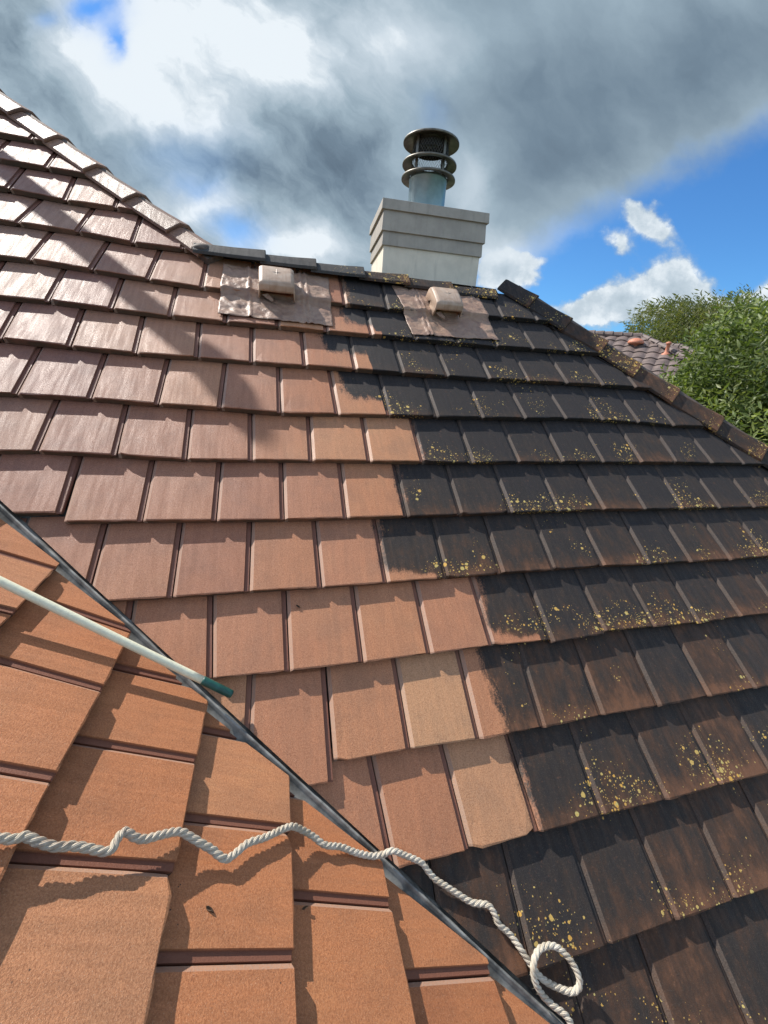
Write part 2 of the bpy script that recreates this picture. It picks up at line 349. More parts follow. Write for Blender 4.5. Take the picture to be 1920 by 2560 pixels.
SEC = [(0.006, -0.012), (0.054, 0.0), (0.17, 0.0005), (0.30, 0.0008), (0.43, 0.001), (0.56, 0.001), (0.68, 0.0008), (0.80, 0.0005), (0.925, 0.0), (0.930, -0.009), (0.990, -0.0095)]
BV = [0.0, 0.014, 0.3, 0.6, 0.9, 1.13]

def build_slope(name, grid, crange, urange, clips, mat, parent, M, tweak=None, rs=1, bound=False, label=None, skip=None):
    rnd = random.Random(rs)
    V, Fc, A = [], [], {'tu': [], 'tv': [], 'tr': [], 'dirt': []}
    for c in range(*crange):
        par = 0.0 if c % 2 else 0.5
        n0, n1 = urange
        for k in range(n0, n1):
            u = k + par
            if grid.sx < 0: u = k + (0.5 if c % 2 else 0.0)
            a0, a1 = grid.J(u, c), grid.J(u + 1, c)
            h0 = (grid.J(u - .5, c - 1) + grid.J(u + .5, c - 1)) / 2; h1 = (grid.J(u + .5, c - 1) + grid.J(u + 1.5, c - 1)) / 2
            tw = (tweak or {}).get((u, c), (0, 0, 0))
            cen = (a0 + a1 + h0 + h1) / 4
            cl = clips(cen, c)
            if any((cen.x - p[0]) * n[0] + (cen.y - p[1]) * n[1] < -0.36 for p, n in cl): continue
            r_skew = rnd.uniform(-.004, .004); r_z = rnd.uniform(-.003, .003); tr = rnd.random()
            bm = bmesh.new(); LU = bm.verts.layers.float.new('tu'); LV = bm.verts.layers.float.new('tv')
            chip = rnd.random(); rows = []
            nb = len(SEC)
            jit = [rnd.uniform(-.0020, .0020) for _ in SEC]
            for bi, b in enumerate(BV):
                row = []
                for ai, (a, z) in enumerate(SEC):
                    p = a0.lerp(a1, a).lerp(h0.lerp(h1, a), b)
                    zz_ = z - 0.040 * b + r_z - (0.0025 if bi == 0 else 0)
                    y = p.y + tw[1]
                    if bi == 0: y += jit[ai] + r_skew * (a - .5) * 2
                    if chip < .13 and bi <= 1 and ai <= 1: y += .011; zz_ -= .005
                    if .1 < chip < .15 and bi <= 1 and ai == 8: y += .012; zz_ -= .006
                    v = bm.verts.new((p.x + tw[0], y, zz_ + tw[2])); v[LU] = a; v[LV] = b
                    row.append(v)
                rows.append(row)
            lowt, lowh = [], []
            for ai, (a, z) in enumerate(SEC):
                p = a0.lerp(a1, a); zb = -TH if a < .927 else -TH * .8
                v = bm.verts.new((p.x + tw[0], p.y + .003 + tw[1] + jit[ai] * .5, zb + tw[2])); v[LU] = a; v[LV] = -.06; lowt.append(v)
                p = p.lerp(h0.lerp(h1, a), BV[-1]); v = bm.verts.new((p.x, p.y, -.040 * BV[-1] - .022)); v[LU] = a; v[LV] = 1.1; lowh.append(v)
            for r0, r1 in zip(rows, rows[1:]):
                for i in range(nb - 1): bm.faces.new((r0[i], r0[i + 1], r1[i + 1], r1[i]))
            for i in range(nb - 1):
                bm.faces.new((lowt[i], lowt[i + 1], rows[0][i + 1], rows[0][i]))
                bm.faces.new((rows[-1][i], rows[-1][i + 1], lowh[i + 1], lowh[i]))
                bm.faces.new((lowt[i + 1], lowt[i], lowh[i], lowh[i + 1]))
            bm.faces.new([lowt[0]] + [r[0] for r in rows] + [lowh[0]])
            bm.faces.new([lowt[-1]] + [r[-1] for r in rows] + [lowh[-1]])
            for p, n in cl:
                res = bmesh.ops.bisect_plane(bm, geom=bm.verts[:] + bm.edges[:] + bm.faces[:], dist=1e-5, plane_co=(p[0], p[1], 0), plane_no=(n[0], n[1], 0), clear_inner=True)
                be = [e for e in bm.edges if e.is_boundary]
                if be: bmesh.ops.holes_fill(bm, edges=be, sides=0)
            if not bm.faces: bm.free(); continue
            bmesh.ops.recalc_face_normals(bm, faces=bm.faces)
            o = len(V); bm.verts.index_update()
            for v in bm.verts:
                V.append(tuple(v.co)); A['tu'].append(v[LU]); A['tv'].append(v[LV]); A['tr'].append(tr)
                if bound:
                    if c < 1: d = -0.5
                    else:
                        bd = BOUND.get(c, (-.9, -.9)); x = bd[1] + (bd[0] - bd[1]) * min(1, max(0, v[LV])); d = v.co.x - x
                        if c in (7, 8) and v[LV] < .17 and d < .28: d = min(d, (v[LV] - .13) * .5)
                        if c == 3 and v.co.x < .1: d = min(d, (v[LV] - .45) * .4)
                        if c in (2, 4) and d < .2: d = min(d, (v[LV] - .35) * .35)
                else: d = -1
                A['dirt'].append(d)
            Fc.extend([[o + v.index for v in f.verts] for f in bm.faces])
            bm.free()
    me = mesh(name, V, Fc, A)
    o = link(name, me, mat, parent, M)
    if label: o['label'] = label
    return o

house = thing('tiled_house', (0, 0, -6.0), 'brown shingle-tiled house roof half cleaned of black algae, with a chimney and two vents', 'house')
# valley line, in both slopes
n1v, n2v = B1.col[2], B2.col[2]
VD = n1v.cross(n2v).normalized()
VP = Vector((-1.01553, -1.84874, -1.66461)) - VD * 0.95 * -1
def in_sl(Bm, O, p): return Bm.transposed() @ (p - O)
v1 = in_sl(B1, O1, VP); d1 = B1.transposed() @ VD
v2 = in_sl(B2, O2, VP); d2 = B2.transposed() @ VD
nv1 = Vector((d1.y, -d1.x)).normalized()
if nv1.x < 0: nv1 = -nv1
nv2 = Vector((d2.y, -d2.x)).normalized()
if nv2.y < 0: nv2 = -nv2
HL0, HL1 = Vector((-2.282, 1.278)), Vector((-0.937, -0.102))
hl_d = (HL1 - HL0).normalized(); hl_n = Vector((-hl_d.y, hl_d.x));
if hl_n.x > 0: hl_n = -hl_n          # keeps the lower left
HR0, HR1 = Vector((1.494, -0.178)), Vector((2.909, -1.633))
hr_d = (HR1 - HR0).normalized(); hr_n = Vector((-hr_d.y, hr_d.x))
if hr_n.x > 0: hr_n = -hr_n
def clips1(cen, c):
    cl = [(v1.xy + nv1 * 0.010, nv1), (HR0 - hr_n * 0.05, hr_n)]
    if c <= 0: cl.append((HL0 - hl_n * 0.045, hl_n))
    elif cen.x > -0.95: cl.append((Vector((0, -0.02)), Vector((0, -1))))
    else: cl.append((HL0 - hl_n * 0.045, hl_n))
    return cl
g1 = Grid(RES1, 1)
TWK1 = {(-2, 9): (-.004, -.055, 0.004), (-5.5, 6): (-.012, .045, -.004), (2.5, 8): (0, -.012, .004), (3, 2): (0, .0, .003)}
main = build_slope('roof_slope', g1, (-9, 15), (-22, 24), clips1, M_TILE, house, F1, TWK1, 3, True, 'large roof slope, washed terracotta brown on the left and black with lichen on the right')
def clips2(cen, c): return [(v2.xy + nv2 * 0.014, nv2)]
g2 = Grid(RES2, -1)
near = build_slope('roof_slope', g2, (-7, 9), (-9, 13), clips2, M_TILE2, house, F2, {(1.5, 3): (0, 0, .002)}, 11, False, 'near orange roof slope, washed clean, left of the valley gutter')

# underlay sheets so no daylight shows between tiles
M_FELT = simple('underlay', (0.05, 0.04, 0.035), 0.9)
def slab(name, pts, z0, z1, mat, parent, M):
    bm = bmesh.new()
    a = [bm.verts.new((x, y, z0)) for x, y in pts]; b = [bm.verts.new((x, y, z1)) for x, y in pts]
    bm.faces.new(a); bm.faces.new(b); n = len(pts)
    for i in range(n): bm.faces.new((a[i], a[(i + 1) % n], b[(i + 1) % n], b[i]))
    return link(name, bm_mesh(name, bm), mat, parent, M)
def va(t): p = v1.xy + d1.xy.normalized() * t; return (p.x, p.y)
HLb = HL0 - hl_n * 0.04; HRb = HR0 - hr_n * 0.04
pt = lambda o, d, t: ((o + d * t).x, (o + d * t).y)
slab('roof_deck', [(1.25, -.03), pt(HRb, hr_d, 5.5), (pt(HRb, hr_d, 5.5)[0], -5.2), va(-4.3), va(5), (-6.8, 4.5), pt(HLb, hl_d, -4.4), (-.93, -.03)], -.092, -.078, M_FELT, house, F1)
def vb(t): p = v2.xy + d2.xy.normalized() * t; return (p.x, p.y)
e0, e1 = vb(4.2), vb(-4.2)
slab('roof_deck', [e0, e1, (e1[0] if abs(e1[0]) > 3.5 else -3.8, 2.6), (e0[0], 2.6)], -.098, -.082, M_FELT, house, F2)

# hidden faces: back slope and two end slopes, simple stepped tile surfaces
def plain_slope(name, M, quad, mat):
    """stepped courses between two rising edges; quad = (lowL, lowR, topR, topL) in slope coordinates"""
    V, Fc, A = [], [], {'tu': [], 'tv': [], 'tr': [], 'dirt': []}
    lowL, lowR, topR, topL = (Vector(q) for q in quad)
    n = max(1, round((topL.y - lowL.y) / TG)); rr = random.Random(5)
    for i in range(n):
        f0, f1 = i / n, (i + 1.12) / n
        L0, R0, L1, R1 = lowL.lerp(topL, f0), lowR.lerp(topR, f0), lowL.lerp(topL, min(1, f1)), lowR.lerp(topR, min(1, f1))
        m = max(1, round((R0.x - L0.x) / TW)); tr = 0
        for k in range(m):
            a, b = k / m, (k + .985) / m; o = len(V); tr = rr.random()
            P = [(L0.lerp(R0, a), -.026, -.05, 0), (L0.lerp(R0, b), -.026, -.05, .9), (L0.lerp(R0, b), 0, 0, .9), (L0.lerp(R0, a), 0, 0, 0), (L1.lerp(R1, a), -.03, 1, 0), (L1.lerp(R1, b), -.03, 1, .9)]
            for p, z, tv, tu in P:
                V.append((p.x, p.y, z)); A['tu'].append(tu); A['tv'].append(tv); A['tr'].append(tr); A['dirt'].append(.3)
            Fc += [[o, o + 1, o + 2, o + 3], [o + 3, o + 2, o + 5, o + 4]]
    return link(name, mesh(name, V, Fc, A), mat, house, M)
def slope_frame(origin, down, pitch):
    d = Vector(down).normalized(); up = -d * math.cos(pitch) + Vector((0, 0, math.sin(pitch)))
    x = up.cross(Vector((0, 0, 1))).normalized()
    z = x.cross(up); m = Matrix((x, up, z)).transposed().to_4x4(); m.translation = origin; return m
P32 = math.radians(34.5)
Fb = slope_frame((0, .03, .01), (0, 1, 0), P42)             # falls away to the north
plain_slope('roof_slope', Fb, [(-6.2, -4.6), (6.5, -4.6), (.9, -.0), (-1.25, -.0)], M_CAPD)
# east end: between the two right-hand hips
RT = Vector((1.25, .03, .0))
Fe = slope_frame(RT, (1, 0, 0), P32)
plain_slope('roof_slope', Fe, [(-2.50, -4.0), (2.50, -4.0), (.02, -.02), (-.02, -.02)], M_CAPD)
# slope facing right above the left hip
LT = B1 @ Vector((HL1.x + .06, HL1.y + .06, 0))
Fw = slope_frame(LT, (1, 0, 0), P32)
plain_slope('roof_slope', Fw, [(.03, -.02), (3.5, -.02), (5.5, 3.4), (.630 * 3.4 + .03, 3.4)], M_CAPC)

# ------------------------------------------------------------------ valley gutter
M_VAL = simple('valley_metal', (0.21, 0.21, 0.195), 0.85, 0.1, 16, 0.55, 0.1, 60)
bm = bmesh.new()
s1 = (B1 @ Vector((nv1.x, nv1.y, 0))).normalized(); s2 = (B2 @ Vector((nv2.x, nv2.y, 0))).normalized(); up = Vector((0, 0, 1))
prof = [s2 * .16 - n2v * .066, s2 * .011 - n2v * .054, s2 * .004 + up * -.024, up * -.009 + s2 * .003, up * -.004, up * -.009 + s1 * .004, s1 * .006 - up * .024, s1 * .012 - n1v * .058, s1 * .15 - n1v * .066]
ts = [-4.2 + i * .1 for i in range(88)]
rows = []
for t_ in ts:
    wob = s1 * (.004 * noise.noise(Vector((t_ * 1.7, 3, 0)))) + up * (.002 * noise.noise(Vector((t_ * 3, 9, 0))))
    rows.append([bm.verts.new(VP + VD * t_ + q + wob) for q in prof])
for a, b in zip(rows, rows[1:]):
    for i in range(len(prof) - 1): bm.faces.new((a[i], a[i + 1], b[i + 1], b[i]))
val = link('valley_gutter', bm_mesh('valley_gutter', bm), M_VAL, house, smooth=True)
sm = val.modifiers.new('thick', 'SOLIDIFY'); sm.thickness = .0012

M_MORT = simple('painted_mortar', (0.10, 0.075, 0.06), .7, 0, 40, .3, .4, 120)
# ------------------------------------------------------------------ ridge and hip caps
def cap(name, base, tip, nrm, wingdirs, mat, r, big=1.0, lab=None):
    """one angular cap tile; base = apex point at its lower (overlapping) end, tip = upper end;
    wingdirs = two unit vectors down each side"""
    ax = (tip - base); L = ax.length; ax = ax / L
    th = .020; secs = []
    def sect(p, w, h, t):
        out = []
        a, b = wingdirs
        fl = .040
        pts = [a * w, a * (w * .55), a * fl, b * fl, b * (w * .55), b * w]
        drop = [.0, .0, .002, .002, .0, .0]
        o = [p + q - nrm * d + nrm * h for q, d in zip(pts, drop)]
        i_ = [q - nrm * t for q in o]
        return o + i_[::-1]
    bm = bmesh.new(); tuL = bm.verts.layers.float.new('tu'); tvL = bm.verts.layers.float.new('tv'); trL = bm.verts.layers.float.new('tr')
    trv = r.random(); jx = r.uniform(-.004, .004)
    rings = []
    for f, w, h in ((0, .138 * big, .014), (.012, .140 * big, .019), (.5, .130 * big, .004), (1.0, .124 * big, -.006), (1.12, .121 * big, -.008)):
        ps = sect(base + ax * (L * f) + nrm * 0, w + jx, h, th)
        ring = []
        for i, q in enumerate(ps):
            v = bm.verts.new(q); v[tuL] = .3 + .02 * i; v[tvL] = f; v[trL] = trv; ring.append(v)
        rings.append(ring)
    n = len(rings[0])
    for a, b in zip(rings, rings[1:]):
        for i in range(n): bm.faces.new((a[i], a[(i + 1) % n], b[(i + 1) % n], b[i]))
    bm.faces.new(rings[0]); bm.faces.new(rings[-1])
    me = bm_mesh(name, bm)
    o = link(name, me, mat, house)
    if lab: o['label'] = lab
    bevel(o, .003, 2)
    return o
rc = random.Random(21)
y1 = Vector(B1.col[1])
back_w = Vector((0, math.cos(P42), -math.sin(P42)))
# horizontal ridge: seams where each cap ends on its right, overlapping the next
xs = [-.925, -.521, -.182, .16, .50, .85, 1.225]
def apexz(x): return .040 - .030 * (x + .52)
for i in range(6):
    x0, x1 = xs[i + 1], xs[i]
    b_ = Vector((x0, -.002, apexz(x0))); t_ = Vector((x1, -.002, apexz(x1)))
    wd = [-y1 + Vector((0, 0, .02)), back_w]
    cap('ridge_tile', b_, t_, Vector((0, 0, 1)), wd, M_CAPG if i < 3 else M_CAPD, rc)
def hip_caps(pts2, side, mat, lift, big=1.0):
    """pts2: bottom corners of the lower ends, in main slope coordinates, from top to bottom"""
    dirn2 = (pts2[-1] - pts2[0]).normalized(); nn = Vector((dirn2.y, -dirn2.x))
    if nn.x < 0: nn = -nn
    wv = B1 @ Vector((-nn.x, -nn.y, 0)); ax = (B1 @ Vector((dirn2.x, dirn2.y, 0)))
    eastup = Vector((-math.cos(P32), 0, math.sin(P32)))                # up the slope that faces right
    ne = Vector((math.sin(P32), 0, math.cos(P32)))
    w2 = ax.cross(ne); w2.normalize()
    if w2.x < 0: w2 = -w2
    nrm = (B1.col[2] + ne).normalized()
    prev = pts2[0] - (pts2[1] - pts2[0]) * (.8 if big > 1 else 1)
    res = []
    for p in pts2:
        A3 = B1 @ Vector((p.x + nn.x * .122, p.y + nn.y * .122, 0)); P3 = B1 @ Vector((prev.x + nn.x * .122, prev.y + nn.y * .122, 0))
        res.append(cap('hip_tile', A3 + nrm * lift, P3 + nrm * lift, nrm, [wv - nrm * (.16 if big == 1 else .30), w2 - nrm * .20], mat, rc, big)); prev = p
    # mortar bedding that closes the gap under the caps
    a2, b2 = pts2[0] - (pts2[1] - pts2[0]) * .55, pts2[-1] + dirn2 * .05
    bm = bmesh.new(); NN = 90; rows = []
    for i in range(NN + 1):
        p = a2.lerp(b2, i / NN); k = .006 * noise.noise(Vector((i * .6, 2, 0)))
        c0_ = B1 @ Vector((p.x + nn.x * .122, p.y + nn.y * .122, 0)); q0 = B1 @ Vector((p.x + nn.x * (.022 + k), p.y + nn.y * (.022 + k), 0))
        rows.append([bm.verts.new(v) for v in (q0 - B1.col[2] * .05, q0 + B1.col[2] * .004, c0_ + nrm * (lift - .024), c0_ + w2 * .10 + ne * .0, c0_ + w2 * .10 - ne * .06)])
    for r0_, r1_ in zip(rows, rows[1:]):
        for i in range(4): bm.faces.new((r0_[i], r0_[i + 1], r1_[i + 1], r1_[i]))
    bm.faces.new(rows[0]); bm.faces.new(rows[-1])
    link('mortar_bed', bm_mesh('mortar_bed', bm), M_MORT, house)
    return res
LB = [Vector(p) for p in [(-3.75, 2.80), (-3.45, 2.49), (-3.16, 2.19), (-2.87, 1.89), (-2.575, 1.585), (-2.282, 1.278), (-2.002, .985), (-1.712, .685), (-1.432, .400), (-1.137, .117), (-.937, -.100)]]
hip_caps(LB, 1, M_CAPC, .028)
RB = [Vector(p) for p in [(1.494, -.178), (1.723, -.417), (1.963, -.645), (2.168, -.873), (2.397, -1.117), (2.660, -1.378), (2.909, -1.633)]]
dstep = Vector((.245, -.25))
for _ in range(14): RB.append(RB[-1] + dstep)
hip_caps(RB, 1, M_CAPD, .040, 1.14)
# mortar knob where ridge meets the left hip
bm = bmesh.new()
bmesh.ops.create_icosphere(bm, subdivisions=3, radius=1, matrix=Matrix.Translation(B1 @ Vector((-.925, -.03, .005))) @ Matrix.Diagonal((.062, .06, .034, 1)))
for v in bm.verts: v.co += Vector((1, 1, 1)) * (.008 * noise.noise(v.co * 22))
link('mortar_joint', bm_mesh('mortar_joint', bm), M_MORT, house, smooth=True)

# ------------------------------------------------------------------ roof vents with patched flashing
def flash_mat():
    m, t, b = newmat('painted_flashing')
    tc = t.new('ShaderNodeTexCoord').outputs['Object']
    n = t.noise(tc, 9, 5, .65, 1.2); c = t.ramp(n, [(.25, (.20, .115, .080)), (.45, (.28, .175, .125)), (.6, (.33, .215, .150)), (.8, (.38, .27, .19))])
    t.l.new(c, b.inputs['Base Color']); b.inputs['Roughness'].default_value = .46
    bn = t.new('ShaderNodeBump'); bn.inputs['Strength'].default_value = .8; bn.inputs['Distance'].default_value = .006
    t.l.new(t.noise(tc, 26, 6, .65, 1.5), bn.inputs['Height']); t.l.new(bn.outputs[0], b.inputs['Normal'])
    return m
M_FL = flash_mat()
def hood_mat():
    m, t, b = newmat('painted_vent_plastic')
    tc = t.new('ShaderNodeTexCoord').outputs['Object']
    n = t.noise(tc, 14, 5, .6, .6); c = t.ramp(n, [(.3, (.34, .22, .15)), (.5, (.46, .335, .245)), (.7, (.50, .39, .30))])
    c = t.mix(t.sstep(t.noise(t.vm('MULTIPLY', tc, (60, 8, 8)), 1, 3), .5, .8, 0, .35), c, (.26, .13, .08, 1))
    t.l.new(c, b.inputs['Base Color']); b.inputs['Roughness'].default_value = .5
    return m
M_HOOD = hood_mat(); M_RED = simple('vent_inside', (.09, .024, .012), .8)
def tile_top_z(x, y):
    for c in range(1, 6):
        yc = g1.J(round(x / TW * 2) / 2 if False else x / TW, c).y
        if y >= yc: return -.040 * min(1.15, (y - yc) / (TG - .0)) , y - yc
    return 0, 0
def make_vent(x0, yf, wid, dep, hgt, corners, ribx, lab, yaw=0.0, seed=1):
    """hood plus soft patched flashing moulded over two courses"""
    vm_ = F1 @ Matrix.Translation((x0, yf, -.004)) @ Matrix.Rotation(yaw, 4, 'Z')
    # flashing is the part's own mesh? the vent body is the part, hood pieces are sub-parts
    c = [Vector(p) for p in corners]          # TL, TR, BR, BL
    NX, NY = 70, 60; V = []; Fc = []
    for j in range(NY + 1):
        for i in range(NX + 1):
            s, q = i / NX, j / NY
            p = c[0].lerp(c[1], s).lerp(c[3].lerp(c[2], s), q)
            e = .006 * noise.noise(Vector((p.x * 9, p.y * 9, seed)))
            if i in (0, NX): p.x += e * 1.2
            if j in (0, NY): p.y += e
            z, dy_ = tile_top_z(p.x, p.y)
            # soft step over the course line
            z2, d2_ = tile_top_z(p.x, p.y + .02); z3, d3_ = tile_top_z(p.x, p.y - .02)
            z4, _ = tile_top_z(p.x, p.y + .008); z5, _ = tile_top_z(p.x, p.y - .008)
            z = max((z + z2 + z3 + z4 + z5) / 5, z) + .006
            wr = .008 * noise.fractal(Vector((p.x * 12, p.y * 15, seed * 3.1)), .8, 2.1, 5) + .006 * abs(noise.noise(Vector((p.x * 40 + p.y * 25, p.y * 9, seed))))
            z += wr + .003
            for rxp in ribx:
                z += .011 * math.exp(-((p.x - rxp - .02 * (q - .5)) / .007) ** 2)
            V.append((p.x, p.y, z))
    for j in range(NY):
        for i in range(NX):
            a = j * (NX + 1) + i; Fc.append([a, a + 1, a + NX + 2, a + NX + 1])
    fl = link('roof_vent', mesh('roof_vent', V, Fc), M_FL, house, F1, smooth=True); fl['label'] = lab
    s_ = fl.modifiers.new('thick', 'SOLIDIFY'); s_.thickness = .0025; s_.offset = 1
    # hood
    prof = [(-.012, 0), (-.014, hgt * .50), (-.012, hgt * .62), (-.004, hgt * .86), (.010, hgt * .97), (.028, hgt), (dep * .6, hgt * .99), (dep - .03, hgt * .92), (dep - .008, hgt * .78), (dep, hgt * .5), (dep + .004, 0)]
    xsn = [-.5, -.49, -.455, -.40, -.2, 0, .2, .40, .455, .49, .5]
    bm = bmesh.new(); G = []
    for yy, z in prof:
        row = []
        for xn in xsn:
            k = 1 - max(0, (abs(xn) - .38) / .12) ** 2 * .13
            flare = 1 + .08 * (1 - z / hgt)
            row.append(bm.verts.new((xn * wid * flare, yy + (.006 * (abs(xn) * 2) ** 4 if yy < .0 else 0), z * (k if z > hgt * .5 else 1))))
        G.append(row)
    for j in range(len(G) - 1):
        for i in range(len(xsn) - 1):
            if j == 0 and 1 < i < len(xsn) - 3: continue        # mouth between the two legs
            bm.faces.new((G[j][i], G[j][i + 1], G[j + 1][i + 1], G[j + 1][i]))
    for i in (0, len(xsn) - 1):
        f = [G[j][i] for j in range(len(G))]
        # side wall with an open notch low down
        sgn = -1 if i == 0 else 1
        m1 = bm.verts.new((sgn * wid * .54, dep * .45, 0)); m2 = bm.verts.new((sgn * wid * .52, dep * .55, hgt * .36)); m3 = bm.verts.new((sgn * wid * .54, dep * .72, 0))
        bm.faces.new(f + [m3, m2, m1])
    hd = link('vent_hood', bm_mesh('vent_hood', bm), M_HOOD, fl, vm_, smooth=False)
    mdf = hd.modifiers.new('b', 'BEVEL'); mdf.width = .004; mdf.segments = 2; mdf.angle_limit = math.radians(20)
    sd = hd.modifiers.new('s', 'SOLIDIFY'); sd.thickness = .004
    for p in hd.data.polygons: p.use_smooth = True
    # raised four-pointed star on the top
    bm = bmesh.new(); cy_ = dep * .52; zt = hgt * .985
    for L_, w_, ang in ((.050, .008, 0), (.042, .009, 90)):
        a = math.radians(ang); ex = Vector((math.cos(a), math.sin(a), 0)); ey = Vector((-math.sin(a), math.cos(a), 0)); o = Vector((0, cy_, zt))
        vs_ = [bm.verts.new(o + ex * L_ - Vector((0, 0, .001))), bm.verts.new(o + ey * w_ - Vector((0, 0, .001))), bm.verts.new(o - ex * L_ - Vector((0, 0, .001))), bm.verts.new(o - ey * w_ - Vector((0, 0, .001))), bm.verts.new(o + Vector((0, 0, .004)))]
        for i in range(4): bm.faces.new((vs_[i], vs_[(i + 1) % 4], vs_[4]))
    link('raised_star', bm_mesh('raised_star', bm), M_HOOD, fl, vm_)
    bm = bmesh.new(); add_box(bm, (0, dep * .56, hgt * .28), (wid * .84, dep * .70, hgt * .56)); ib = link('vent_throat', bm_mesh('vent_throat', bm), M_RED, fl, vm_); bevel(ib, .01)
    # soft tongue of flashing at the mouth corner
    bm = bmesh.new()
    q = [(-.42 * wid, -.002, .022), (-.30 * wid, -.012, .006), (-.14 * wid, -.045, .010), (-.10 * wid, -.030, .012), (-.25 * wid, .012, .024)]
    bm.faces.new([bm.verts.new(p) for p in q]); tg = link('flashing_tongue', bm_mesh('flashing_tongue', bm), M_FL, fl, vm_)
    s_ = tg.modifiers.new('thick', 'SOLIDIFY'); s_.thickness = .003
    return fl
make_vent(-.455, -.440, .215, .205, .112, [(-.792, -.112), (-.10, -.105), (-.112, -.655), (-.805, -.642)], (-.625, -.29, -.255), 'painted box vent on crumpled flashing, nearer the left hip', 0.0, 2)
make_vent(.722, -.425, .205, .205, .108, [(.371, -.100), (1.06, -.098), (1.085, -.634), (.424, -.660)], (.535, .565), 'painted box vent on flashing, in front of the chimney', math.radians(2), 5)

# ------------------------------------------------------------------ chimney
M_TRIM = simple('grey_painted_board', (.375, .34, .29), .6, 0, 9, .1, stain=.45)
M_STUC = simple('cream_stucco', (.74, .67, .55), .85, 0, 7, .08, .35, 260, stain=.35)
M_STEEL = simple('galvanised_flue', (.23, .32, .36), .38, .55, 10, .12)
M_COWL = simple('aged_cowl_steel', (.16, .15, .125), .45, .6, 22, .25, stain=.5)
M_DARK = simple('flue_soot', (.02, .018, .016), .8)
yaw = math.atan2(-.072, .905)
cdx = Vector((math.cos(yaw), math.sin(yaw), 0)); cdy = Vector((-math.sin(yaw), math.cos(yaw), 0))
cw, cdp = .905, .76
cc = Vector((.36, .377, 0)) + cdx * (cw / 2) + cdy * (cdp / 2)
CM = Matrix.Translation(cc) @ Matrix.Rotation(yaw, 4, 'Z')
bm = bmesh.new(); add_box(bm, (0, 0, -.62), (cw - .075, cdp - .075, 1.86))
chim = link('chimney', bm_mesh('chimney', bm), M_STUC, house, CM); chim['label'] = 'cream stucco chimney with grey boarded top and round metal cowl'
for z0, z1, w0, w1 in ((.272, .374, .0, -.010), (.370, .517, .022, .004), (.512, .585, .040, .030)):
    bm = bmesh.new(); q = []
    for z, g_ in ((z0, w0), (z1, w1)):
        hx, hy = (cw - .045 + g_) / 2, (cdp - .045 + g_) / 2
        q.append([bm.verts.new((sx * hx, sy * hy, z)) for sx, sy in ((-1, -1), (1, -1), (1, 1), (-1, 1))])
    bm.faces.new(q[0]); bm.faces.new(q[1])
    for i in range(4): bm.faces.new((q[0][i], q[0][(i + 1) % 4], q[1][(i + 1) % 4], q[1][i]))
    bevel(link('trim_board', bm_mesh('trim_board', bm), M_TRIM, chim, CM), .003)
FC = Vector((.838, .735, 0)); FM = Matrix.Translation(FC)
bm = bmesh.new(); lathe(bm, [(.16, .55), (.161, .86), (.166, .865), (.166, .88), (.15, .88), (.15, .60)], 48)
link('flue_pipe', bm_mesh('flue_pipe', bm), M_STEEL, chim, FM, smooth=False).data.polygons.foreach_set('use_smooth', [True] * 240)
def disc(z, r, dome=.0, hole=.0):
    bm = bmesh.new()
    pr = [(hole if hole else .001, z + dome + .004), (r * .75, z + dome * .55 + .004), (r - .003, z + .004), (r, z - .002), (r, z - .012), (r - .004, z - .012), (r - .006, z - .003), (r * .7, z + dome * .55 - .002), (hole if hole else .001, z + dome - .002)]
    lathe(bm, pr, 56); return link('cowl_plate', bm_mesh('cowl_plate', bm), M_COWL, chim, FM, smooth=True)
disc(.885, .232, .012, .16); disc(.985, .232, .012, .150); disc(1.135, .236, .028)
for k in range(4):
    a = math.radians(-62 + 90 * k); bm = bmesh.new(); add_box(bm, (.158 * math.cos(a), .158 * math.sin(a), 1.005), (.006, .026, .27), Matrix.Rotation(a, 3, 'Z'))
    link('cowl_post', bm_mesh('cowl_post', bm), M_COWL, chim, FM)
bm = bmesh.new(); NW = 40
for sg in (1, -1):
    for k in range(NW):
        prev = None
        for j in range(9):
            z = .885 + .255 * j / 8; a = 2 * math.pi * k / NW + sg * j / 8 * 1.25
            row = []
            for da, dr in ((-.006, 0), (.006, 0), (.006, .0016), (-.006, .0016)):
                row.append(bm.verts.new(((.152 + dr + .001 * sg) * math.cos(a + da), (.152 + dr + .001 * sg) * math.sin(a + da), z)))
            if prev:
                for i in range(4): bm.faces.new((prev[i], prev[(i + 1) % 4], row[(i + 1) % 4], row[i]))
            prev = row
link('spark_mesh', bm_mesh('spark_mesh', bm), M_COWL, chim, FM)
bm = bmesh.new(); lathe(bm, [(.146, 1.075), (.146, 1.128), (.06, 1.13)], 40)
link('inner_baffle', bm_mesh('inner_baffle', bm), M_DARK, chim, FM)

# second flue, out of the photo to the left; its shadow falls across the washed tiles
pole_base = B1 @ Vector((-.64 - 1.97 * 1.549, -1.30 + 1.97 * 1.965, 0))
bm = bmesh.new(); lathe(bm, [(.075, -.3), (.075, 1.85), (.11, 1.86), (.11, 1.93), (.02, 1.97)], 24, close=True)
link('side_flue', bm_mesh('side_flue', bm), M_STEEL, house, Matrix.Translation(pole_base), smooth=False)

# walls under the roof, off to the sides of the photo
bm = bmesh.new(); add_box(bm, (.9, -.1, -4.9), (9.4, 6.0, 2.6)); add_box(bm, (-4.0, -2.4, -4.9), (4.4, 7.2, 2.6))
wall = link('wall', bm_mesh('wall', bm), M_STUC, house)

